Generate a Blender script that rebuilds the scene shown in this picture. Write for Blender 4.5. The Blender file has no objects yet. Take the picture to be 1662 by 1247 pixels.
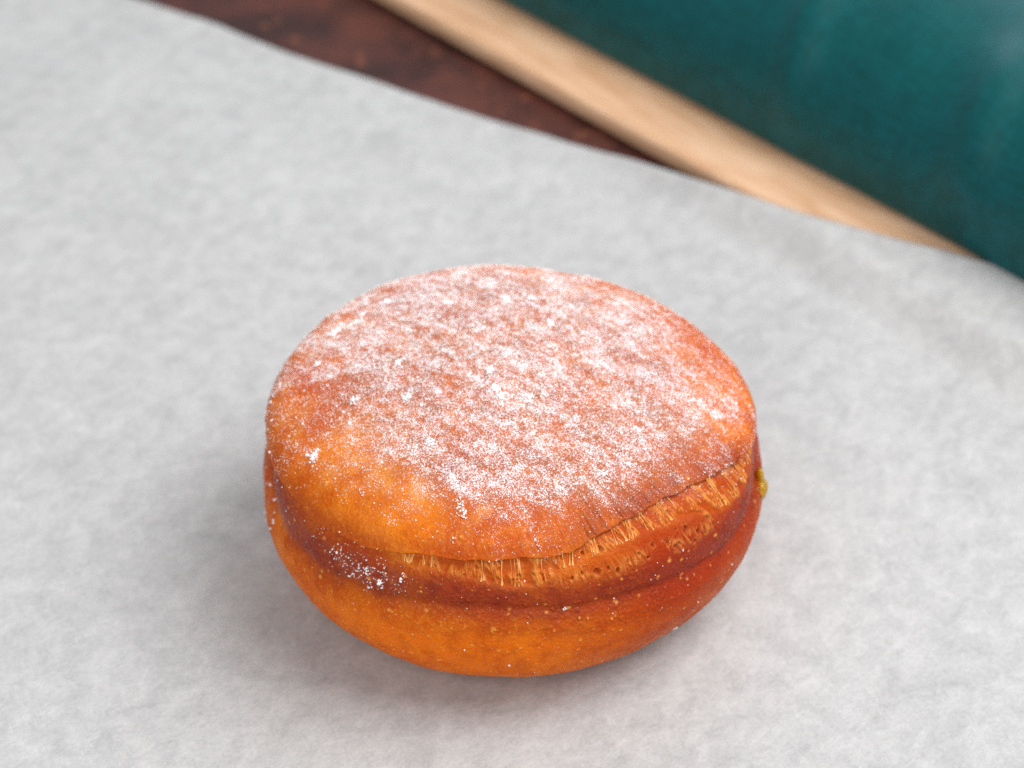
import bpy, math
import numpy as np

# ---------------------------------------------------------------- camera, world, lights
scene = bpy.context.scene
col = scene.collection
R = math.radians

cam_d = bpy.data.cameras.new('camera')
cam = bpy.data.objects.new('camera', cam_d)
col.objects.link(cam)
cam.location = (-0.00011, -0.35002, 0.31124)
cam.rotation_euler = (R(90 - 37), 0, 0)
cam_d.lens = 87.7
cam_d.sensor_width = 36
cam_d.clip_start = 0.01
cam_d.clip_end = 20
cam_d.dof.use_dof = True
cam_d.dof.focus_distance = 0.419
cam_d.dof.aperture_fstop = 15
scene.camera = cam

world = bpy.data.worlds.new('World')
scene.world = world
world.use_nodes = True
bg = world.node_tree.nodes['Background']
bg.inputs[0].default_value = (0.95, 0.97, 1.0, 1)
bg.inputs[1].default_value = 0.38


def area(name, loc, target, size, power, colour=(1, 1, 1)):
    d = bpy.data.lights.new(name, 'AREA')
    d.shape = 'RECTANGLE'
    d.size, d.size_y = size
    d.energy = power
    d.color = colour
    o = bpy.data.objects.new(name, d)
    col.objects.link(o)
    o.location = loc
    v = np.array(target) - np.array(loc)
    from mathutils import Vector
    o.rotation_euler = Vector(v).to_track_quat('-Z', 'Y').to_euler()
    return o


area('key_light', (0.66, -0.02, 1.02), (0, 0, 0.02), (0.85, 0.85), 16.0, (1.0, 0.985, 0.965))
area('back_light', (0.42, 1.75, 1.05), (0.05, 0.1, 0.02), (1.1, 0.9), 10.0, (0.84, 0.92, 1.0))  # cool light added behind for highlights on cushion and waist; no window known
area('fill_light', (-0.30, -1.05, 0.85), (0, 0, 0.02), (1.0, 0.8), 9.0, (1.0, 0.97, 0.94))

scene.view_settings.view_transform = 'Standard'
scene.view_settings.look = 'None'
scene.view_settings.exposure = 0
scene.view_settings.gamma = 1
scene.view_settings.use_curve_mapping = False
scene.render.engine = 'CYCLES'
scene.cycles.use_denoising = False


# ---------------------------------------------------------------- helpers
def tag(o, label=None, cat=None, group=None, kind=None):
    for k, v in (('label', label), ('category', cat), ('group', group), ('kind', kind)):
        if v:
            o[k] = v
    return o


def mesh_obj(name, V, F, material=None, parent=None, smooth=True, attrs=None):
    """one mesh object; F is an (n,3) or (n,4) array"""
    V = np.asarray(V, np.float32)
    F = np.asarray(F, np.int32)
    me = bpy.data.meshes.new(name)
    n, k = F.shape
    me.vertices.add(len(V))
    me.vertices.foreach_set('co', V.ravel())
    me.loops.add(n * k)
    me.loops.foreach_set('vertex_index', F.ravel())
    me.polygons.add(n)
    me.polygons.foreach_set('loop_start', np.arange(0, n * k, k, dtype=np.int32))
    me.polygons.foreach_set('loop_total', np.full(n, k, np.int32))
    me.polygons.foreach_set('use_smooth', np.full(n, smooth, dtype=bool))
    for an, av in (attrs or {}).items():
        a = me.attributes.new(an, 'FLOAT', 'POINT')
        a.data.foreach_set('value', np.asarray(av, np.float32).ravel())
    me.update(calc_edges=True)
    me.validate()
    o = bpy.data.objects.new(name, me)
    col.objects.link(o)
    if material:
        me.materials.append(material)
    if parent:
        o.parent = parent
    return o


def empty(name, loc=(0, 0, 0)):
    o = bpy.data.objects.new(name, None)
    o.empty_display_size = 0.02
    o.location = loc
    col.objects.link(o)
    return o


_rng = np.random.default_rng(7)
_perm = np.concatenate([_rng.permutation(256)] * 3).astype(np.int32)
_grad = _rng.normal(size=(256, 3))
_grad /= np.linalg.norm(_grad, axis=1)[:, None]
_grad = _grad.astype(np.float32)


def noise3(x, y, z):
    """gradient noise, about -1..1"""
    x, y, z = np.broadcast_arrays(np.asarray(x, np.float32), np.asarray(y, np.float32), np.asarray(z, np.float32))
    xi, yi, zi = np.floor(x), np.floor(y), np.floor(z)
    fx, fy, fz = x - xi, y - yi, z - zi
    xi, yi, zi = (a.astype(np.int32) & 255 for a in (xi, yi, zi))
    u, v, w = (t * t * t * (t * (t * 6 - 15) + 10) for t in (fx, fy, fz))
    out = 0
    for dx in (0, 1):
        wx = u if dx else 1 - u
        px = _perm[xi + dx]
        for dy in (0, 1):
            wy = v if dy else 1 - v
            py = _perm[px + yi + dy]
            for dz in (0, 1):
                wz = w if dz else 1 - w
                g = _grad[_perm[py + zi + dz]]
                out = out + wx * wy * wz * (g[..., 0] * (fx - dx) + g[..., 1] * (fy - dy) + g[..., 2] * (fz - dz))
    return out * 1.6


def fbm(x, y, z, oct=3, gain=0.5):
    s, a, f = 0, 1.0, 1.0
    for i in range(oct):
        s = s + a * noise3(x * f + 17.3 * i, y * f - 9.1 * i, z * f + 4.7 * i)
        a *= gain
        f *= 2.03
    return s


def sstep(a, b, x):
    t = np.clip((x - a) / (b - a), 0, 1)
    return t * t * (3 - 2 * t)


class Mat:
    def __init__(self, name):
        self.m = bpy.data.materials.new(name)
        self.m.use_nodes = True
        self.nt = self.m.node_tree
        self.b = self.nt.nodes['Principled BSDF']

    def n(self, t, **kw):
        nd = self.nt.nodes.new(t)
        for k, v in kw.items():
            setattr(nd, k, v)
        return nd

    def set(self, **kw):
        for k, v in kw.items():
            s = self.b.inputs[k.replace('_', ' ')]
            if hasattr(v, 'is_output') or isinstance(v, bpy.types.NodeSocket):
                self.nt.links.new(v, s)
            else:
                s.default_value = v
        return self

    def plug(self, v, s):
        if isinstance(v, bpy.types.NodeSocket):
            self.nt.links.new(v, s)
        elif isinstance(v, tuple) and len(v) == 3 and s.type == 'RGBA':
            s.default_value = (*v, 1)
        else:
            s.default_value = v

    def math(self, op, a, b=0.5, c=0.0):
        nd = self.n('ShaderNodeMath', operation=op)
        for i, v in enumerate((a, b, c)):
            self.plug(v, nd.inputs[i])
        return nd.outputs[0]

    def attr(self, name):
        return self.n('ShaderNodeAttribute', attribute_name=name).outputs['Fac']

    def coord(self, scale=(1, 1, 1), rot=(0, 0, 0)):
        tc = self.n('ShaderNodeTexCoord')
        mp = self.n('ShaderNodeMapping')
        mp.inputs['Scale'].default_value = scale
        mp.inputs['Rotation'].default_value = rot
        self.nt.links.new(tc.outputs['Object'], mp.inputs[0])
        return mp.outputs[0]

    def stretch(self, lengths, rotz):
        """object coordinates measured in stretched, turned units (lengths in metres)"""
        tc = self.n('ShaderNodeTexCoord')
        mp = self.n('ShaderNodeMapping', vector_type='TEXTURE')
        mp.inputs['Scale'].default_value = lengths
        mp.inputs['Rotation'].default_value = (0, 0, rotz)
        self.nt.links.new(tc.outputs['Object'], mp.inputs[0])
        return mp.outputs[0]

    def noise(self, co, scale, detail=2, rough=0.5, dist=0.0):
        nd = self.n('ShaderNodeTexNoise')
        self.nt.links.new(co, nd.inputs['Vector'])
        nd.inputs['Scale'].default_value = scale
        nd.inputs['Detail'].default_value = detail
        nd.inputs['Roughness'].default_value = rough
        nd.inputs['Distortion'].default_value = dist
        return nd.outputs['Fac']

    def ramp(self, v, a, b, lo=0.0, hi=1.0, smooth=True):
        nd = self.n('ShaderNodeMapRange', interpolation_type='SMOOTHSTEP' if smooth else 'LINEAR')
        for i, x in enumerate((v, a, b, lo, hi)):
            self.plug(x, nd.inputs[i])
        return nd.outputs[0]

    def mix(self, f, a, b):
        nd = self.n('ShaderNodeMix', data_type='RGBA')
        self.plug(f, nd.inputs[0])
        self.plug(a, nd.inputs[6])
        self.plug(b, nd.inputs[7])
        return nd.outputs[2]

    def bump(self, h, strength, dist, prev=None):
        nd = self.n('ShaderNodeBump')
        nd.inputs['Strength'].default_value = strength
        nd.inputs['Distance'].default_value = dist
        self.nt.links.new(h, nd.inputs['Height'])
        if prev:
            self.nt.links.new(prev, nd.inputs['Normal'])
        return nd.outputs[0]


# ---------------------------------------------------------------- materials
def mat_table():
    m = Mat('table_brown')
    co = m.coord()
    a = m.noise(co, 38, 5, 0.62)
    b = m.noise(co, 120, 4, 0.6)
    c = m.mix(m.ramp(a, 0.35, 0.68), (0.035, 0.010, 0.008), (0.105, 0.028, 0.019))
    c = m.mix(m.ramp(b, 0.60, 0.75), c, (0.24, 0.075, 0.035))
    c = m.mix(m.ramp(b, 0.42, 0.28), c, (0.015, 0.008, 0.008))
    m.set(Base_Color=c, Roughness=0.55, Specular_IOR_Level=0.3, Normal=m.bump(b, 0.4, 0.0006))
    return m.m


def mat_wood():
    m = Mat('board_wood')
    ang = math.atan2(-0.747, 0.665)
    co = m.coord((9, 70, 70), (0, 0, 0))
    a = m.noise(co, 5, 5, 0.6, 0.4)
    co2 = m.coord((30, 900, 900))
    f = m.noise(co2, 1.0, 3, 0.6)
    c = m.mix(m.ramp(a, 0.3, 0.72), (0.62, 0.36, 0.20), (0.80, 0.54, 0.36))
    c = m.mix(m.ramp(f, 0.52, 0.72, 0, 0.35), c, (0.48, 0.25, 0.11))
    m.set(Base_Color=c, Roughness=0.5, Specular_IOR_Level=0.3, Normal=m.bump(f, 0.25, 0.0003))
    return m.m


def mat_paper():
    m = Mat('baking_paper')
    co = m.coord()
    # fibre formation: cloudy mottling with short fibres
    cl = m.noise(m.stretch((0.0046, 0.0062, 0.005), R(-35)), 1.0, 4, 0.62, 0.5)
    cl2 = m.noise(co, 45, 2, 0.5)
    f1 = m.noise(m.stretch((0.0019, 0.0006, 0.001), R(52)), 1.0, 3, 0.62, 0.8)
    f2 = m.noise(m.stretch((0.0017, 0.0006, 0.001), R(112)), 1.0, 3, 0.62, 0.8)
    f3 = m.noise(m.stretch((0.0015, 0.0006, 0.001), R(10)), 1.0, 3, 0.62, 0.8)
    fib = m.math('MULTIPLY', m.math('ADD', m.math('ADD', f1, f2), f3), 0.3333)
    t = m.math('ADD', m.math('MULTIPLY', cl, 0.36), m.math('MULTIPLY', fib, 0.52))
    t = m.math('ADD', t, m.math('MULTIPLY', cl2, 0.12))
    c = m.mix(m.ramp(t, 0.38, 0.62, smooth=False), (0.38, 0.382, 0.384), (0.56, 0.561, 0.562))
    sp = m.noise(co, 900, 2, 0.5)
    c = m.mix(m.ramp(sp, 0.70, 0.80, 0, 0.5), c, (0.64, 0.64, 0.64))
    n1 = m.bump(cl, 0.35, 0.0007)
    n2 = m.bump(fib, 0.45, 0.00022, n1)
    m.set(Base_Color=c, Roughness=0.62, Specular_IOR_Level=0.25, Normal=n2)
    return m.m


def mat_teal():
    m = Mat('teal_fabric')
    co = m.coord((1, 1, 1))
    w1 = m.noise(m.coord((2600, 180, 180)), 1.0, 2, 0.5)
    w2 = m.noise(m.coord((180, 2600, 180)), 1.0, 2, 0.5)
    w = m.math('MULTIPLY', m.math('ADD', w1, w2), 0.5)
    c = m.mix(m.ramp(w, 0.38, 0.62), (0.0003, 0.060, 0.060), (0.0005, 0.088, 0.096))
    m.set(Base_Color=c, Roughness=0.42, Specular_IOR_Level=0.10, Coat_Weight=0.30, Coat_Roughness=0.37, Coat_Tint=(0.75, 0.92, 1.0, 1), Sheen_Weight=0.10, Sheen_Roughness=0.45,
          Sheen_Tint=(0.45, 0.8, 0.9, 1), Normal=m.bump(w, 0.3, 0.0002))
    return m.m


def mat_crust():
    m = Mat('fried_crust')
    co = m.coord()
    ring, zone, pale, sugar, toast_shade, under = (m.attr(a) for a in ('ring', 'zone', 'pale', 'sugar', 'toast_shade', 'under'))
    gold, brown = m.attr('gold'), m.attr('brown')
    big = m.noise(co, 75, 4, 0.6, 0.3)
    mid = m.noise(co, 330, 4, 0.62)
    fine = m.noise(co, 1500, 3, 0.6)
    vfine = m.noise(co, 2700, 3, 0.65)
    # cap and belly: golden to rust
    c = m.mix(m.ramp(big, 0.34, 0.66), (0.56, 0.080, 0.002), (0.84, 0.215, 0.006))
    c = m.mix(m.math('MULTIPLY', m.ramp(mid, 0.42, 0.66), 0.55), c, (0.48, 0.050, 0.001))
    c = m.mix(m.ramp(fine, 0.52, 0.70, 0, 0.5), c, (0.90, 0.36, 0.040))
    c = m.mix(m.ramp(vfine, 0.52, 0.68, 0, 0.55), c, (0.44, 0.048, 0.002))
    c = m.mix(gold, c, (0.90, 0.31, 0.024))
    c = m.mix(brown, c, m.mix(m.ramp(mid, 0.35, 0.65), (0.34, 0.070, 0.007), (0.47, 0.110, 0.012)))
    c = m.mix(m.math('MULTIPLY', toast_shade, 0.95), c, (0.37, 0.030, 0.0006))
    c = m.mix(m.math('MULTIPLY', under, m.ramp(mid, 0.3, 0.7, 0.85, 0.35)), c, (0.90, 0.180, 0.0004))
    # dark waist
    rn = m.math('MULTIPLY', ring, m.ramp(mid, 0.30, 0.62, 1.0, 0.7))
    c = m.mix(rn, c, (0.25, 0.017, 0.001))
    # torn crumb, blisters
    zn = m.math('MULTIPLY', zone, m.ramp(m.noise(co, 420, 3, 0.6), 0.35, 0.65, 0.35, 0.95))
    c = m.mix(zn, c, (0.47, 0.075, 0.004))
    c = m.mix(pale, c, (0.90, 0.40, 0.085))
    # fine dust of sugar lying on the crust
    s1 = m.noise(co, 3300, 3, 0.7)
    s2 = m.noise(co, 620, 3, 0.65)
    sv = m.math('ADD', m.math('MULTIPLY', s1, 0.78), m.math('MULTIPLY', s2, 0.22))
    th = m.ramp(sugar, 0.0, 1.0, 0.70, 0.365, smooth=False)
    th2 = m.math('ADD', th, 0.08)
    dust = m.ramp(sv, th, th2)
    dust = m.math('MULTIPLY', dust, m.ramp(sugar, 0.01, 0.12))
    haze = m.math('MULTIPLY', sugar, 0.10)
    cov = m.math('MAXIMUM', m.math('MULTIPLY', dust, 0.90), haze)
    c = m.mix(cov, c, (0.92, 0.90, 0.94))
    rough = m.math('ADD', m.math('SUBTRACT', m.ramp(mid, 0.3, 0.7, 0.32, 0.48), m.math('MULTIPLY', ring, 0.10)), m.math('MULTIPLY', cov, 0.4))
    n1 = m.bump(vfine, 0.5, 0.00022, m.bump(fine, 0.7, 0.0004))
    n2 = m.bump(s1, 0.5, 0.00016, n1)
    m.set(Base_Color=c, Roughness=rough, Specular_IOR_Level=m.math('ADD', 0.11, m.math('MULTIPLY', ring, 0.14)), Normal=n2,
          Subsurface_Weight=0.14, Subsurface_Radius=(1.0, 0.20, 0.02), Subsurface_Scale=0.0009)
    return m.m


def mat_sugar():
    m = Mat('icing_sugar')
    m.set(Base_Color=(0.95, 0.945, 0.955, 1), Roughness=0.7, Specular_IOR_Level=0.35)
    return m.m


def mat_crumb():
    m = Mat('torn_crumb_fibre')
    co = m.coord()
    a = m.noise(co, 900, 3, 0.6)
    c = m.mix(m.ramp(a, 0.3, 0.7), (0.74, 0.28, 0.05), (0.88, 0.47, 0.16))
    m.set(Base_Color=c, Roughness=0.42, Specular_IOR_Level=0.3)
    return m.m


def mat_jelly():
    m = Mat('yellow_jelly')
    m.set(Base_Color=(0.74, 0.43, 0.012, 1), Roughness=0.06, IOR=1.4, Specular_IOR_Level=0.6,
          Transmission_Weight=0.5, Subsurface_Weight=0.4, Subsurface_Radius=(1, 0.8, 0.2), Subsurface_Scale=0.002)
    return m.m


# ---------------------------------------------------------------- table
def grid_faces(nr, nc, wrap=False):
    i = np.arange(nr - 1)[:, None]
    j = np.arange(nc if wrap else nc - 1)[None, :]
    j2 = (j + 1) % nc
    return np.stack(np.broadcast_arrays(i * nc + j, i * nc + j2, (i + 1) * nc + j2, (i + 1) * nc + j), -1).reshape(-1, 4)


def slab(name, x0, x1, y0, y1, z0, z1, m):
    V = [(x, y, z) for z in (z0, z1) for y in (y0, y1) for x in (x0, x1)]
    F = [(0, 2, 3, 1), (4, 5, 7, 6), (0, 1, 5, 4), (2, 6, 7, 3), (0, 4, 6, 2), (1, 3, 7, 5)]
    return mesh_obj(name, V, F, m, smooth=False)


table = tag(slab('tabletop', -0.55, 0.55, -0.30, 0.75, -0.031, -0.001, mat_table()), kind='structure')

# board frame: u along its front edge, d across it (away from the doughnut)
U = np.array([0.665, -0.747])
N = np.array([0.747, 0.665])
C0 = np.array([0.044, 0.1398])          # a point on the front edge
BT = 0.0045                             # board thickness


def board_dist(x, y):
    return (x - C0[0]) * N[0] + (y - C0[1]) * N[1]


def board_profile():
    """cross-section (d, z) with eased edges"""
    w, r = 0.21, 0.0018
    z0 = -0.0008
    pts = []
    for cx, cz, a0 in ((r, BT - r, 180), (w - r, BT - r, 90), (w - r, z0 + r, 0), (r, z0 + r, -90)):
        for k in range(7):
            a = R(a0 - 90 * k / 6)
            pts.append((cx + r * math.cos(a), cz + r * math.sin(a)))
    return np.array(pts)


def build_board():
    pf = board_profile()
    us = np.linspace(-0.30, 0.24, 60)
    n = len(pf)
    V = np.empty((len(us), n, 3))
    V[..., 0] = us[:, None]
    V[..., 1] = pf[None, :, 0] + 0.00025 * noise3(us * 25, 0.3, 0.7)[:, None]
    V[..., 2] = pf[None, :, 1]
    F = grid_faces(len(us), n, wrap=True).tolist()
    me_v = V.reshape(-1, 3)
    o = mesh_obj('wooden_board', me_v, np.array(F), mat_wood())
    import bmesh
    bm = bmesh.new()
    bm.from_mesh(o.data)
    bm.verts.ensure_lookup_table()
    base = (len(us) - 1) * n
    bm.faces.new([bm.verts[i] for i in range(n)])
    bm.faces.new([bm.verts[base + i] for i in reversed(range(n))])
    bmesh.ops.recalc_face_normals(bm, faces=bm.faces)
    bm.to_mesh(o.data)
    bm.free()
    o.location = (C0[0], C0[1], 0)
    o.rotation_euler = (0, 0, math.atan2(U[1], U[0]))
    tag(o, 'pale wooden board with eased edge lying on the brown tabletop', 'board')
    return o


board = build_board()


# ---------------------------------------------------------------- teal cushion on the board
def build_cushion():
    nu, ns = 220, 150
    u = np.linspace(-0.30, 0.24, nu)
    s = np.linspace(0, 1, ns)
    off, w, h = 0.0160, 0.17, 0.040
    # cross-section: tucked-under lip, round shoulder, gently crowned top, down again at the back
    a = np.pi * (1.10 - 1.22 * s)
    d = off + 0.0015 + w * 0.5 * (1 + np.sign(np.cos(a)) * -np.abs(np.cos(a)) ** 0.62 * 1.0)
    z = h * np.sign(np.sin(a)) * np.abs(np.sin(a)) ** 0.75
    lift = np.where(z < 0, z * 0.35, z)
    d = np.where(z < 0, d + 0.25 * (-z), d)
    D = np.repeat(d[None], nu, 0)
    Z = np.repeat(lift[None], nu, 0)
    Ug = np.repeat(u[:, None], ns, 1)
    # soft folds running in from the edge
    dd = D - off
    fold = 0
    for u0, sl, wd, am, d0, ln in ((0.004, -0.36, 0.0042, 0.0032, 0.013, 0.015), (-0.010, -0.30, 0.006, 0.0016, 0.020, 0.014),
                                   (0.056, -0.30, 0.0050, 0.0034, 0.014, 0.016), (0.075, -0.25, 0.007, 0.0022, 0.022, 0.016),
                                   (0.022, -0.34, 0.0065, 0.0018, 0.034, 0.018), (-0.080, -0.3, 0.006, 0.003, 0.02, 0.02),
                                   (-0.14, -0.3, 0.006, 0.003, 0.02, 0.02), (0.12, -0.3, 0.006, 0.003, 0.02, 0.02)):
        wd, am = wd * 1.35, am * 0.85
        q = (Ug - u0) - sl * (dd - d0)
        fold = fold + am * np.exp(-(q / wd) ** 2) * np.exp(-((dd - d0) / ln) ** 2)
    fold = fold * sstep(0.004, 0.014, Z)
    Z = Z + 0.8 * fold + 0.0008 * fbm(Ug * 26, D * 26, 0 * D, 2) * sstep(0.0, 0.02, Z)
    D = D - 0.7 * fold
    D = D + 0.0008 * noise3(Ug * 18, 0 * D, 0.5 + 0 * D)
    Z = Z + BT + 0.0018
    Z = np.maximum(Z, BT + 0.0004)
    V = np.stack([Ug, D, Z], -1).reshape(-1, 3)
    F = grid_faces(nu, ns)[:, ::-1]
    n0 = len(V)
    bot = [(u[0], off + 0.01, BT + 0.0004), (u[-1], off + 0.01, BT + 0.0004)]
    o = mesh_obj('cushion', V, F, mat_teal())
    import bmesh
    bm = bmesh.new()
    bm.from_mesh(o.data)
    ed = [e for e in bm.edges if e.is_boundary]
    bmesh.ops.holes_fill(bm, edges=ed, sides=0)
    bmesh.ops.recalc_face_normals(bm, faces=bm.faces)
    bm.to_mesh(o.data)
    bm.free()
    o.location = (C0[0], C0[1], 0)
    o.rotation_euler = (0, 0, math.atan2(U[1], U[0]))
    tag(o, 'dark teal fabric cushion with soft folds resting on the pale wooden board', 'cushion')
    return o


build_cushion()


# ---------------------------------------------------------------- baking paper
def build_paper():
    nx, ny = 330, 330
    # far edge of the sheet, slightly uneven
    ep = np.array([(-0.30, 0.340), (-0.1367, 0.2493), (-0.1154, 0.2382), (-0.0988, 0.2280), (-0.0759, 0.2149), (-0.0592, 0.2021), (-0.0352, 0.1868),
                   (-0.0122, 0.1720), (0.0064, 0.1611), (0.0243, 0.1495), (0.0435, 0.1341), (0.0606, 0.1207), (0.0775, 0.1111), (0.0878, 0.1064),
                   (0.0980, 0.1021), (0.1108, 0.0961), (0.22, 0.045)])
    ex, ey = ep.T
    x = np.linspace(-0.22, 0.21, nx)
    t = np.linspace(0, 1, ny)
    far = np.interp(x, ex, ey)
    k = np.ones(9) / 9
    far = np.convolve(np.pad(far, 4, mode='edge'), k, 'valid') + 0.00035 * noise3(x * 60, 0.1, 0.2)
    near = -0.19
    X = np.repeat(x[None], ny, 0)
    Y = near + t[:, None] * (far[None] - near)
    d = board_dist(X, Y)
    Z = (BT + 0.0005) * sstep(-0.013, 0.0005, d)
    away = sstep(0.052, 0.10, np.hypot(X, Y))
    Z = Z + away * (0.0009 * (noise3(X * 22, Y * 22, 0.4 + 0 * X) + 0.35) + 0.0003 * noise3(X * 70, Y * 70, 2.4 + 0 * X))
    Z = np.maximum(Z, np.where(d > -0.0008, BT + 0.0004, 0.0))
    edge = (1 - t[:, None]) * (far[None] - near)
    Z = Z + 0.0009 * np.exp(-edge / 0.006) * (0.6 + 0.3 * noise3(X * 30, 0 * X, 3 + 0 * X))
    Z = Z + 0.0001
    th = 0.00012
    top = np.stack([X, Y, Z], -1).reshape(-1, 3)
    bot = top - (0, 0, th)
    F = grid_faces(ny, nx)
    n = nx * ny
    Fb = F[:, ::-1] + n
    ring = np.concatenate([np.arange(nx), np.arange(1, ny) * nx + nx - 1, (ny - 1) * nx + np.arange(nx - 2, -1, -1),
                           np.arange(ny - 2, 0, -1) * nx])
    r2 = np.roll(ring, -1)
    side = np.stack([ring, ring + n, r2 + n, r2], -1)
    o = mesh_obj('baking_paper', np.concatenate([top, bot]), np.concatenate([F, Fb, side]), mat_paper())
    tag(o, 'large pale grey sheet of baking paper under the sugared doughnut', 'paper')
    return o


build_paper()

# ---------------------------------------------------------------- doughnut
donut = empty('doughnut')
tag(donut, 'round golden filled doughnut dusted with white icing sugar on the baking paper', 'doughnut')

ZC = 0.023
_kb = np.linspace(-90, 90, 19)
_rho = np.array([23.01, 23.35, 24.44, 26.4, 29.46, 33.91, 39.53, 44.33, 45.93, 45.46, 45.95, 43.08, 36.83, 30.93, 26.68, 23.91, 22.21, 21.28, 21.0]) * 1e-3
_bt = np.linspace(-90, 90, 721)
_rt = np.interp(_bt, _kb, _rho)
_kk = np.hanning(73)[1:-1]
_rt = np.convolve(np.pad(_rt, 35, mode='reflect'), _kk / _kk.sum(), 'valid')


def table1(pairs):
    a = np.array(pairs, float)
    return a[:, 0], a[:, 1]


SX, SY = table1([(-180, 19.5), (-161, 18), (-150, 17.2), (-142, 16.8), (-133, 17), (-126, 17.2), (-120, 18), (-110, 19.3), (-98, 20.4), (-90, 20.8),
                 (-82, 20.9), (-76, 21.6), (-70, 22.9), (-64, 24.2), (-56, 25.3), (-45, 25.6), (-37, 25.2), (-25, 23), (-19, 21.3), (-8, 18),
                 (10, 16.5), (90, 18), (180, 19.5)])
FX, FY = table1([(-180, 19.5), (-161, 18), (-150, 17.2), (-142, 16.8), (-133, 17), (-126, 17.0), (-120, 17.0), (-114, 17.2), (-108, 17.2), (-99, 16.6),
                 (-91, 15), (-84, 15), (-80, 17.4), (-72, 19.4), (-65, 20.3), (-58, 20.9), (-52, 20.9), (-45, 20.6), (-36, 17.6), (-29, 16.2),
                 (-22, 16), (-10, 15.6), (0, 16), (10, 16.5), (90, 18), (180, 19.5)])
GX, GY = table1([(-180, 21), (-172, 22), (-160, 25), (-150, 26.5), (-138, 29), (-128, 32), (-112, 31), (-94, 28.5), (-82, 28), (-69, 28), (-54, 29.5),
                 (-41, 28.5), (-22, 26), (0, 25.5), (30, 28), (60, 27), (90, 25), (140, 22), (180, 21)])



def drop(ph):
    """the waist and seam sit this many degrees lower, more so round the sides"""
    return 3.4 + 1.5 * sstep(25, 75, np.abs((np.asarray(ph, float) + 270) % 360 - 180))


SY, FY, GY = SY - drop(SX), FY - drop(FX), GY - drop(GX) * 0.95 - 3.0 * sstep(45, 80, np.abs((GX + 270) % 360 - 180))

NP, NB = 1080, 560
_w = np.linspace(-0.5, 0.5, NP, endpoint=False)
PHI = -90 + 360 * (_w - 0.52 * np.sin(2 * np.pi * _w) / (2 * np.pi))
PHIw = (PHI + 180) % 360 - 180
_bb = np.linspace(-90, 90, 2001)
_dens = 1 + 1.7 * np.exp(-((_bb - 12) / 24) ** 2)
_cum = np.cumsum(_dens)
_cum = (_cum - _cum[0]) / (_cum[-1] - _cum[0])
BETA = np.interp(np.linspace(0, 1, NB), _cum, _bb)

B2, P2 = np.meshgrid(BETA, PHIw, indexing='ij')
B2 = B2.astype(np.float32)
P2 = P2.astype(np.float32)
cb, sb = np.cos(np.radians(B2)), np.sin(np.radians(B2))
cp, sp_ = np.cos(np.radians(P2)), np.sin(np.radians(P2))
DX, DY, DZ = cb * cp, cb * sp_, sb                    # unit direction = noise domain
MM = 42.0                                            # direction * MM = millimetres

# wavy versions of the seam curves
wob = fbm(cp * 9, sp_ * 9, 0 * cp + 3.3, 3)
shf = drop(P2).astype(np.float32)
bs = np.interp(P2, SX, SY) + 0.55 * wob
bf = np.interp(P2, FX, FY) + 0.75 * fbm(cp * 11, sp_ * 11, 0 * cp + 8.1, 3)
gap = np.clip(bs - bf, 0, None)
has = sstep(0.4, 1.6, gap)
t = B2 - bs
above = sstep(-0.35, 0.45, t)
zone = (1 - above) * sstep(-0.5, 0.5, B2 - bf) * has

x, y, z = DX * MM, DY * MM, DZ * MM
n_lump = fbm(x / 17, y / 17, z / 17, 2)
n_mid = fbm(x / 5.0 + 9, y / 5.0, z / 5.0, 3)
n_fine = fbm(x / 1.1, y / 1.1, z / 1.1 + 5, 3)
n_micro = noise3(x / 0.42 + 3, y / 0.42, z / 0.42)
arc = P2 * (math.pi / 180) * 41                       # mm along the girth
mer = B2 * (math.pi / 180) * 42                       # mm up the side
wr = 0.5 - 1.5 * np.exp(-(noise3(arc / 1.5 + 0.22 * mer, mer / 9, 0 * mer + 1.5) / 0.11) ** 2)
wr2 = 0.5 - 1.5 * np.exp(-(noise3(arc / 0.8 + 0.3 * mer, mer / 6, 0 * mer + 7.5) / 0.13) ** 2)
win_r = sstep(-92, -62, P2) * sstep(-6, -22, P2)
wr_amp = (0.07 + 0.36 * win_r) * np.exp(-np.clip(t, 0, None) / 8.5) * sstep(0.0, 1.2, t)

disp = 0.50 * n_lump + 0.10 * n_mid + 0.045 * n_fine + 0.020 * n_micro
sides = np.exp(-((np.abs(np.abs(P2) - 90) - 90) / 22.0) ** 2)
left_in = np.exp(-((((P2 + 360) % 360) - 186) / 16.0) ** 2)
cap_side = above * (0.45 + 0.35 * sides + 1.1 * left_in) * np.exp(-((t - 3.5) / 6.0) ** 2)
cr = np.interp(P2, [-180, -165, -157, -148, -140, -128, -116, -99, -80, -66, -50, -32, -10, 10, 180],
               [7, 5, 3.6, 3.2, 3.6, 5, 7.2, 9.2, 8.5, 8, 7.5, 6.5, 8, 9, 7]) - shf + 0.7 * fbm(cp * 7, sp_ * 7, 0 * cp + 1.1, 3)
tier = sstep(1.2, -4.5, B2 - cr)                      # 1 on the lower ring, 0 on the waist
below = (1 - tier) * -(0.58 + 0.3 * sides) + tier * 0.70 * np.exp(-((B2 - cr + 6.5) / 9.0) ** 2) - 0.30 * np.exp(-((B2 - cr - 0.3) / 1.2) ** 2)
disp = disp + cap_side + (1 - above) * (below - 1.45 * left_in * np.exp(-((B2 - 2) / 9.0) ** 2)
                                        - 0.4 * np.exp(-((P2 + 3) / 15.0) ** 2 - ((B2 - 4) / 9.0) ** 2)) + wr_amp * (0.7 * wr + 0.4 * wr2)
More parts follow.
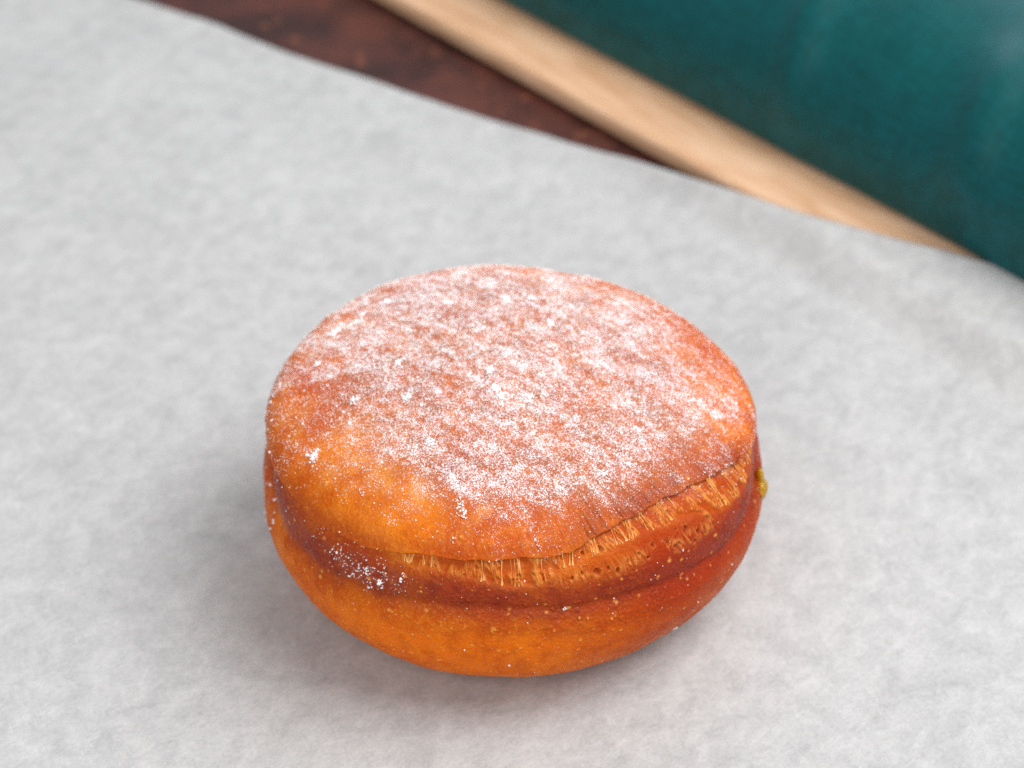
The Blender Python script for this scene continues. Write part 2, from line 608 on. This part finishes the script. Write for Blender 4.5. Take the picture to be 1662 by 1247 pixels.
# torn zone: recessed, with ridges running up it
rid = 1 - np.abs(noise3(arc / 0.62 + 0.22 * mer, mer / 3.2, 0 * mer + 2.2)) * 2.4
lean_a = arc + 0.28 * mer + 0.35 * noise3(arc / 2.2, mer / 2.2, 0 * mer + 21)
stri = 1 - 2.2 * np.abs(noise3(lean_a / 0.40, mer / 3.6, 0 * mer + 2.2))
stri2 = 1 - 2.2 * np.abs(noise3(lean_a / 0.21, mer / 2.6, 0 * mer + 12.2))
memb = sstep(-0.22, 0.16, noise3(lean_a / 1.7, mer / 3.5, 0 * mer + 31))
hole = sstep(0.30, 0.50, noise3(lean_a / 0.55, mer / 0.9, 0 * mer + 41))
disp = disp + zone * (-0.30 + memb * (0.26 + 0.16 * stri + 0.07 * stri2) - 0.28 * hole * memb + 0.10 * noise3(arc / 1.6, mer / 1.2, 0 * mer + 4))
lipf = np.exp(-((B2 - bf + 0.5) / 0.7) ** 2) * has
disp = disp + 0.08 * lipf * (0.6 + 0.8 * noise3(arc / 1.1, mer / 2, 0 * mer + 6))

# second, shallower torn band with open pores below the first one on the right
sec_c = np.interp(P2, [-83, -73, -68, -60, -55, -50, -42, -34], [15.5, 16, 15.6, 16.8, 18.0, 16.6, 16, 15.8]) - shf
sec = np.exp(-((B2 - sec_c) / 1.6) ** 2) * sstep(-83, -75, P2) * sstep(-32, -40, P2) * sstep(-0.35, 0.35, n_mid + 0.2)
disp = disp + sec * (0.12 * stri - 0.08)
pore = np.zeros_like(disp)
n_pore = noise3(arc / 0.55, mer / 0.8, 0 * mer + 11)
pore_rim = np.zeros_like(disp)
for ph, be, ra, rb in ((-70, 16.0, 0.62, 0.62), (-65, 15.0, 0.35, 0.5), (-45, 18.0, 0.50, 0.75), (-42, 16.0, 0.35, 0.55), (-49, 15.5, 0.6, 0.8),
                       (-55, 18.0, 0.3, 0.5), (-68, 20.5, 0.42, 0.55), (-72.5, 20.4, 0.3, 0.4), (-38, 17.4, 0.35, 0.5), (-59, 17.2, 0.25, 0.4),
                       (-76, 15.6, 0.3, 0.4), (-88, 17.2, 0.5, 0.3), (-51, 17.4, 0.22, 0.6), (-44, 14.6, 0.2, 0.35), (-67, 16.4, 0.22, 0.5),
                       (-62, 16.4, 0.2, 0.32), (-40, 14.8, 0.25, 0.3), (-47.5, 19.0, 0.2, 0.3), (-57, 15.8, 0.3, 0.22), (-73.5, 16.4, 0.2, 0.5)):
    be = be - float(drop(ph))
    rr = np.sqrt(((P2 - ph) * 0.70 * np.cos(np.radians(be)) / ra) ** 2 + ((B2 - be) * 0.733 / rb) ** 2)
    rr = rr * (1 + 0.55 * n_pore)
    pore = np.maximum(pore, sstep(1.1, 0.45, rr))
    pore_rim = np.maximum(pore_rim, np.exp(-((rr - 1.2) / 0.25) ** 2))
disp = disp - 0.65 * pore + 0.05 * pore_rim

# blisters on the belly and waist
rng = np.random.default_rng(11)
blist = np.zeros_like(disp)
arcP = P2 * 0.70
for k in range(1000):
    ph = rng.uniform(-185, 5)
    be = rng.choice([rng.uniform(-26, 1), rng.uniform(0, 12), rng.uniform(20, 36)], p=[0.6, 0.28, 0.12])
    rad = 0.10 + 0.38 * rng.random() ** 2.2 * (1.35 if rng.random() < 0.12 else 1)
    el = rng.uniform(0.6, 1.3)
    j0, j1 = np.searchsorted(PHI, [ph - 2.2, ph + 2.2]) if ph > -270 else (0, 0)
    i0, i1 = np.searchsorted(BETA, [be - 2.2, be + 2.2])
    sl = (slice(i0, i1), slice(j0, j1))
    if j1 <= j0 or i1 <= i0:
        continue
    rr = ((PHI[j0:j1][None] - ph) * 0.72 * math.cos(R(be)) / (rad * el)) ** 2 + ((BETA[i0:i1][:, None] - be) * 0.735 / rad) ** 2
    blist[sl] = np.maximum(blist[sl], np.exp(-rr) * rng.uniform(0.4, 1.0))
disp = disp + 0.13 * blist
# a few dimples on the crown
for ph, be, rad, am in ((156, 61.5, 0.8, 0.25), (50, 76.5, 0.7, 0.22), (158, 28, 1.6, 0.25), (-60, 48, 3.0, 0.25), (-130, 38, 4.0, 0.25)):
    v0 = np.array([math.cos(R(be)) * math.cos(R(ph)), math.cos(R(be)) * math.sin(R(ph)), math.sin(R(be))]) * MM
    dd = (x - v0[0]) ** 2 + (y - v0[1]) ** 2 + (z - v0[2]) ** 2
    disp = disp - am * np.exp(-dd / rad ** 2)

n_bub = np.abs(fbm(x / 1.05 + 2, y / 0.95, z / 0.95, 2))
waist = np.exp(-((B2 - 5) / 9.0) ** 2) * (1 - above) * (1 - zone)
disp = disp + waist * (0.30 * n_bub - 0.10) * np.clip(0.7 + n_mid, 0.2, 1.5)
disp = disp + 1.8 * sstep(28, 78, B2)                 # gently crowned top
bot_fade = sstep(-62, -40, B2)
disp = disp * bot_fade
RHO = np.interp(B2, _bt, _rt) + disp * 1e-3
m_ov = 1 + 0.0068 * np.cos(2 * np.radians(P2)) - 0.0060 * np.sin(2 * np.radians(P2)) + 0.0087 * np.cos(3 * np.radians(P2))
PX = -0.0004 + RHO * cb * cp * m_ov
PY = 0.0087 + RHO * cb * sp_ * m_ov
PZ = np.maximum(ZC + RHO * sb, 0.0)
PZ = PZ * (1 + (-0.0221 * PX + 0.0446 * PY) / 0.045)
PZ = np.where(PZ < 0.005, np.maximum(0.0, (PZ - 0.0016) * 1.4706), PZ)
# soft flat foot where it sits on the paper
PZ = 0.0002 + 0.0005 * np.logaddexp(0.0, (PZ.astype(np.float64) - 0.0002) / 0.0005)
VERT = np.stack([PX, PY, PZ], -1).astype(np.float64)

du = np.roll(VERT, -1, 1) - np.roll(VERT, 1, 1)
dv = np.gradient(VERT, axis=0)
NRM = np.cross(du, dv)
NRM /= np.maximum(np.linalg.norm(NRM, axis=-1, keepdims=True), 1e-12)

# ---- colour masks (crust tones, with some painted shade on the right)
ring = np.exp(-((B2 - np.interp(P2, [-180, -160, -148, -136, -122, -107, -94, -80, -34, 0, 180], [13, 12.3, 9.6, 9.2, 11.0, 11.6, 11.6, 10.4, 10, 10, 13]) + shf) / 5.6) ** 2)
ring = np.clip(ring * (1.15 + 0.35 * n_mid) + 0.45 * np.exp(-(t / 1.1) ** 2) * sstep(-100, -60, P2), 0, 1) * (1 - 0.55 * zone)
lip_brown = np.exp(-((t - 1.8) / (1.8 + 1.6 * win_r)) ** 2) * (0.45 + 0.35 * win_r)
ring = np.clip(np.maximum(ring, lip_brown * (0.7 + 0.4 * n_mid)), 0, 1)
ring = np.maximum(ring, pore * 0.55)
pale = np.clip(0.62 * sstep(0.35, 0.8, blist) + zone * memb * (1 - 0.8 * hole) * (0.06 + 0.60 * sstep(0.25, 1.0, 0.65 * stri + 0.45 * stri2)) + 0.42 * sec * sstep(0.2, 0.95, stri) + 0.06 * lipf
               + 0.16 * pore_rim, 0, 0.95)
# pale golden patches on the left of the cap shoulder
pale = np.clip(pale + 0.42 * above * sstep(0.15, 0.9, fbm(x / 7, y / 7, z / 5 + 2, 3)) * np.exp(-((t - 12) / 7.0) ** 2) * sstep(-70, -95, P2), 0, 0.95)
toast_shade = np.clip(0.08 + 0.84 * sstep(-100, -45, P2) * sstep(30, 0, P2) * (1 - above) + 0.06 * above + 0.25 * n_lump, 0, 1)  # right side darker: toasted crust plus shade put into the colour
brown = 0.85 * above * sstep(20, 38, B2 + 4 * n_lump + 8 * win_r) * np.clip(0.85 + 0.5 * n_mid, 0.3, 1.15)
gold = 0.58 * above * np.exp(-((P2 + 132) / 26.0) ** 2) * np.exp(-((t - 11) / 9.0) ** 2) * np.clip(0.75 + 0.6 * n_mid, 0, 1.2)
under = sstep(-1, -10, B2 - cr) * (1 - 0.75 * sstep(-100, -40, P2))

# ---- icing sugar coverage
ca, sa = math.cos(R(-40)), math.sin(R(-40))
x, y, z = (VERT[..., k].astype(np.float32) * 1000 for k in range(3))      # millimetres on the real surface
sx, sy = x * ca + y * sa, -x * sa + y * ca
streak = fbm(sx / 7.5, sy / 1.9, z / 3.0, 3)
cloud = fbm(x / 6 + 4, y / 6, z / 6, 3)
sp_fine = fbm(x / 1.3 + 4, y / 1.3, z / 1.3, 2)
glow = np.interp(P2, GX, GY)
cov = sstep(-7.5, 10.0, B2 - glow + 1.5 + 3.0 * cloud + 2.0 * streak)
cov = cov * np.clip(0.60 + 0.12 * streak + 0.08 * cloud + 0.10 * sp_fine, 0.05, 1)
left_thin = 1 - 0.45 * sstep(-128, -165, P2) * sstep(44, 26, B2)
cov = np.clip(cov * left_thin * (0.70 + 0.26 * sstep(19, 33, B2 + 4 * cloud)) * (1 + 0.28 * win_r * np.exp(-np.clip(t, 0, None) / 9.0) * (wr + 0.4 * wr2)), 0, 1)
# a dusting that fell onto the waist, lower left
patch = np.exp(-((P2 + 125) / 9.0) ** 2 - ((B2 - 8.2) / 3.4) ** 2)
cov_all = np.clip(cov + 0.38 * patch * sstep(-0.2, 0.6, sp_fine + 0.3), 0, 1)

crust = mesh_obj('crust', VERT.reshape(-1, 3), grid_faces(NB, NP, wrap=True), mat_crust(), donut,
                 attrs=dict(ring=ring, zone=zone, pale=pale, sugar=cov_all, toast_shade=toast_shade, under=under, gold=gold, brown=brown))


def surf(ph, be):
    """point and normal of the built crust at angles (arrays, degrees)"""
    ph = (np.asarray(ph, float) + 270) % 360 - 270
    fj = np.interp(ph, PHI, np.arange(NP))
    fi = np.interp(be, BETA, np.arange(NB))
    i0 = np.clip(fi.astype(int), 0, NB - 2)
    j0 = np.clip(fj.astype(int), 0, NP - 2)
    a, b = (fi - i0)[:, None], (fj - j0)[:, None]

    def L(A):
        return (A[i0, j0] * (1 - a) * (1 - b) + A[i0 + 1, j0] * a * (1 - b) + A[i0, j0 + 1] * (1 - a) * b + A[i0 + 1, j0 + 1] * a * b)
    n = L(NRM)
    return L(VERT), n / np.linalg.norm(n, axis=1)[:, None]


# ---- torn crumb: strands stretched between the cap and the waist
def build_strands():
    rng = np.random.default_rng(5)
    rows = []                                   # top angle, bottom angle, top height, bottom height, half width
    ph = -123.0
    while ph < -9:
        zs, zf = float(np.interp(ph, SX, SY)), float(np.interp(ph, FX, FY))
        gp = zs - zf
        if gp > 0.6 and float(noise3(ph / 3.1, 5.2, 1.3)) > -0.12 and rng.random() < 0.85:
            m = int(rng.integers(1, 4))
            span = rng.uniform(0.30, 0.75) * m * (0.55 if gp < 2.5 else 1.0)
            pinch_top = rng.random() < 0.4
            lean = rng.normal(0.35 * float(sstep(-80, -55, ph)), 0.4)
            for k in range(m):
                u = (k + rng.uniform(-0.25, 0.25)) / max(m - 1, 1) - 0.5
                a, b = ph + u * span, ph + u * span * rng.uniform(0.25, 0.75) + lean
                if pinch_top:
                    a, b = ph + u * span * rng.uniform(0.25, 0.75), ph + u * span + lean
                ln = 1.0 if rng.random() < 0.5 else rng.uniform(0.3, 0.75)
                up = rng.random() < 0.7
                t0, b0 = zs + rng.uniform(0.0, 0.4), zf + rng.uniform(-0.3, 0.35)
                if ln < 1:
                    t0, b0 = (t0, t0 - (t0 - b0) * ln) if up else (b0 + (t0 - b0) * ln, b0)
                wd = rng.uniform(0.04, 0.08) if rng.random() < 0.3 else rng.uniform(0.10, 0.24)
                rows.append((a, b, t0, b0, wd * 1e-3, 0 if ln == 1 else (1 if up else -1)))
            ph += span * rng.uniform(0.8, 1.1)
        ph += rng.choice([rng.uniform(0.1, 0.5), rng.uniform(0.8, 2.4)], p=[0.3, 0.7])
    n = len(rows)
    K, S = 9, 6
    V, F = [], []
    for k in range(n):
        s = np.linspace(0, 1, K)
        a0, a1, t0, b0, w0, cut = rows[k]
        p = a0 + (a1 - a0) * s + 0.12 * np.sin(s * rng.uniform(3, 6) + k)
        b = t0 + (b0 - t0) * s
        P, Nn = surf(p, b)
        ends_h = (P[0] * (1 - s[:, None]) + P[-1] * s[:, None])
        mid = np.sin(np.pi * s)[:, None]
        C = P * 0.75 + ends_h * 0.25 + Nn * (0.00002 + 0.00006 * rng.random()) * mid
        T = np.gradient(C, axis=0)
        T /= np.linalg.norm(T, axis=1)[:, None]
        side = np.cross(T, Nn)
        side /= np.linalg.norm(side, axis=1)[:, None]
        nn = np.cross(side, T)
        w = w0 * (0.34 + 2.5 * np.abs(s - 0.5) ** 1.4)
        if cut:
            w = w0 * (1.1 - (s if cut > 0 else 1 - s)) + 0.00001
        th = np.minimum(w * 0.6, 0.00006)
        an = np.linspace(0, 2 * np.pi, S, endpoint=False)
        ringv = C[:, None] + side[:, None] * (w[:, None] * np.cos(an))[..., None] + nn[:, None] * (th[:, None] * np.sin(an))[..., None]
        base = len(V) * K * S
        V.append(ringv.reshape(-1, 3))
        F.append(grid_faces(K, S, wrap=True)[:, ::-1] + k * K * S)
    return mesh_obj('torn_crumb', np.concatenate(V), np.concatenate(F), mat_crumb(), donut)


tag(build_strands(), kind='stuff')


# ---- icing sugar: loose grains and clumps
def ico():
    p = (1 + 5 ** 0.5) / 2
    v = np.array([(-1, p, 0), (1, p, 0), (-1, -p, 0), (1, -p, 0), (0, -1, p), (0, 1, p), (0, -1, -p), (0, 1, -p), (p, 0, -1), (p, 0, 1), (-p, 0, -1), (-p, 0, 1)])
    f = np.array([(0, 11, 5), (0, 5, 1), (0, 1, 7), (0, 7, 10), (0, 10, 11), (1, 5, 9), (5, 11, 4), (11, 10, 2), (10, 7, 6), (7, 1, 8), (3, 9, 4), (3, 4, 2),
                  (3, 2, 6), (3, 6, 8), (3, 8, 9), (4, 9, 5), (2, 4, 11), (6, 2, 10), (8, 6, 7), (9, 8, 1)])
    return v / np.linalg.norm(v[0]), f


OCT_V = np.array([(1, 0, 0), (-1, 0, 0), (0, 1, 0), (0, -1, 0), (0, 0, 1), (0, 0, -1)], float)
OCT_F = np.array([(0, 2, 4), (2, 1, 4), (1, 3, 4), (3, 0, 4), (2, 0, 5), (1, 2, 5), (3, 1, 5), (0, 3, 5)])


def grains(C, rad, BV, BF, rng, jit=0.35):
    n, k = len(C), len(BV)
    q = rng.normal(size=(n, 4))
    q /= np.linalg.norm(q, axis=1)[:, None]
    w, a, b, c = q.T
    M = np.stack([np.stack([1 - 2 * (b * b + c * c), 2 * (a * b - c * w), 2 * (a * c + b * w)], -1),
                  np.stack([2 * (a * b + c * w), 1 - 2 * (a * a + c * c), 2 * (b * c - a * w)], -1),
                  np.stack([2 * (a * c - b * w), 2 * (b * c + a * w), 1 - 2 * (a * a + b * b)], -1)], -2)
    sc = rng.uniform(1 - jit, 1 + jit, (n, k, 1))
    an = rng.uniform(0.65, 1.3, (n, 1, 3))
    v = np.einsum('nij,nkj->nki', M, BV[None] * sc * an) * rad[:, None, None] + C[:, None]
    f = BF[None] + (np.arange(n) * k)[:, None, None]
    return v.reshape(-1, 3), f.reshape(-1, 3)


def pick(weight, n, rng):
    """n points on the crust, chance per area = weight"""
    ar = np.linalg.norm(np.cross(du / 2, dv), axis=-1)
    p = (weight * ar).ravel()
    cdf = np.cumsum(p)
    idx = np.searchsorted(cdf, rng.random(n) * cdf[-1])
    i, j = np.unravel_index(np.clip(idx, 0, p.size - 1), weight.shape)
    P = VERT[i, j] + (rng.random((n, 1)) - 0.5) * du[i, j] * 0.5 + (rng.random((n, 1)) - 0.5) * dv[i, j]
    return P, NRM[i, j]


def build_sugar():
    rng = np.random.default_rng(21)
    Vs, Fs, off = [], [], 0

    def add(V, F):
        nonlocal off
        Vs.append(V)
        Fs.append(F + off)
        off += len(V)

    vis = sstep(0.0, 0.02, NRM[..., 2] + 0.55)
    # fine grains, more of them where the dusting is thick
    w = (cov ** 1.1) * np.clip(0.75 + 0.45 * sp_fine + 0.25 * streak, 0.05, 2) * vis
    P, Nn = pick(w, 115000, rng)
    rad = rng.lognormal(math.log(0.053e-3), 0.38, len(P))
    add(*grains(P + Nn * rad[:, None] * 0.35, rad, OCT_V, OCT_F, rng))
    # small clusters: a seed point with grains heaped round it
    wk = (cov ** 1.6) * np.clip(0.15 + 1.1 * cloud + 1.0 * streak, 0.02, 2.5) * vis
    P, Nn = pick(wk, 1500, rng)
    m = rng.integers(3, 12, len(P))
    idx = np.repeat(np.arange(len(P)), m)
    spread = np.repeat(rng.uniform(0.08, 0.34, len(P)) * 1e-3, m)
    o = rng.normal(size=(len(idx), 3)) * spread[:, None]
    o -= np.sum(o * Nn[idx], 1)[:, None] * Nn[idx] * 0.75
    rad = rng.lognormal(math.log(0.085e-3), 0.35, len(idx))
    add(*grains(P[idx] + o + Nn[idx] * rad[:, None] * 0.5, rad, OCT_V, OCT_F, rng))
    # lumps where the sieve dropped more
    iv, if_ = ico()
    spots = [(-109, 70, 1.9, 130), (-100, 66, 1.5, 70), (156, 26.5, 1.7, 120), (150, 29, 1.5, 70), (136, 30.5, 1.5, 80), (92, 44.5, 2.4, 90), (80, 43.5, 2.0, 60),
             (-152, 22, 1.3, 60), (-140, 78, 2.0, 60), (60, 55, 2.2, 60), (120, 42, 1.8, 60), (176, 46, 2.0, 70), (-70, 66, 1.8, 50), (-125, 40, 1.8, 55),
             (-104, 27, 1.6, 45), (-165, 34, 1.6, 50), (-58, 32, 1.2, 30), (-48, 31, 1.2, 25), (145, 28, 1.0, 60), (172, 26, 0.8, 45), (-156, 46, 2.2, 60)]
    for ph, be, sz, cnt in spots:
        lam = rng.normal(size=(cnt, 2)) * (0.45, 0.22)
        a = rng.uniform(-0.9, -0.3)
        lam = np.stack([lam[:, 0] * math.cos(a) - lam[:, 1] * math.sin(a), lam[:, 0] * math.sin(a) + lam[:, 1] * math.cos(a)], -1) * sz
        cosb = max(math.cos(R(be)), 0.2)
        pp = ph + lam[:, 0] / (0.70 * cosb)
        bb = np.clip(be + lam[:, 1] / 0.73, -60, 89)
        P, Nn = surf(pp, bb)
        rad = rng.lognormal(math.log(0.12e-3), 0.4, cnt)
        add(*grains(P + Nn * (rad * rng.uniform(0.3, 1.4, cnt))[:, None], rad, iv, if_, rng, 0.28))
    # stray grains: fallen dusting lower left, and singles over the belly
    P, Nn = pick(patch * np.clip(0.4 + sp_fine, 0.05, 2), 260, rng)
    rad = rng.lognormal(math.log(0.085e-3), 0.45, len(P))
    add(*grains(P + Nn * rad[:, None] * 0.5, rad, iv, if_, rng, 0.3))
    P, Nn = pick(sstep(-32, -20, B2) * sstep(30, 18, B2), 620, rng)
    rad = rng.lognormal(math.log(0.058e-3), 0.42, len(P))
    add(*grains(P + Nn * rad[:, None] * 0.5, rad, iv, if_, rng, 0.3))
    edge = sstep(-22, -10, B2) * sstep(24, 14, B2) * np.exp(-((P2 + 172) / 12.0) ** 2)
    P, Nn = pick(edge, 46, rng)
    rad = rng.lognormal(math.log(0.16e-3), 0.4, len(P))
    add(*grains(P + Nn * rad[:, None] * 0.5, rad, iv, if_, rng, 0.3))
    for ph, be, r in ((-120, 7, 0.34), (-124, 8.5, 0.2), (-78, 5, 0.24), (-166, -1, 0.36), (-168, 2.5, 0.34), (-161, -3, 0.26), (-48, -14, 0.24), (-128, 4.5, 0.2), (-170, 9, 0.25)):
        P, Nn = surf(ph + rng.normal(0, 0.25, 7), be + rng.normal(0, 0.25, 7))
        rad = r * 1e-3 * rng.uniform(0.35, 0.8, 7)
        add(*grains(P + Nn * (rad * 0.6)[:, None], rad, iv, if_, rng, 0.3))
    o = mesh_obj('icing_sugar', np.concatenate(Vs), np.concatenate(Fs), mat_sugar(), donut, smooth=False)
    return tag(o, kind='stuff')


build_sugar()


# ---- bead of filling that has leaked out of the right-hand side
def build_jelly():
    nu, nv = 48, 64
    P, Nn = surf(np.array([-7.0]), np.array([0.5]))
    c = P[0] - Nn[0] * 0.0002
    u = np.linspace(0, 2 * np.pi, nu, endpoint=False)
    v = np.linspace(0, np.pi, nv)
    Vg, Ug = np.meshgrid(v, u, indexing='ij')
    k = -np.cos(Vg)                       # -1 bottom .. 1 top
    rad = np.sin(Vg) ** 0.9 * (1.0 - 0.35 * k) * (1 + 0.25 * np.exp(-((k + 0.35) / 0.3) ** 2) - 0.25 * np.exp(-((k - 0.35) / 0.18) ** 2))
    lump = 1 + 0.24 * fbm(np.cos(Ug) * 1.5, np.sin(Ug) * 1.5, k * 2.3, 3)
    X = np.cos(Ug) * rad * 0.00115 * lump + 0.0004 * np.where(k < -0.6, (-0.6 - k) * 2.0, 0)
    Y = np.sin(Ug) * rad * 0.0022 * lump
    Z = k * 0.0030 - 0.0012 * np.clip(-0.7 - k, 0, 1) * 3
    V = np.stack([X, Y, Z], -1).reshape(-1, 3) + c
    o = mesh_obj('jelly_filling', V, grid_faces(nv, nu, wrap=True), mat_jelly(), donut)
    o['label'] = 'bead of yellow jelly leaking from the torn side'
    return o


build_jelly()
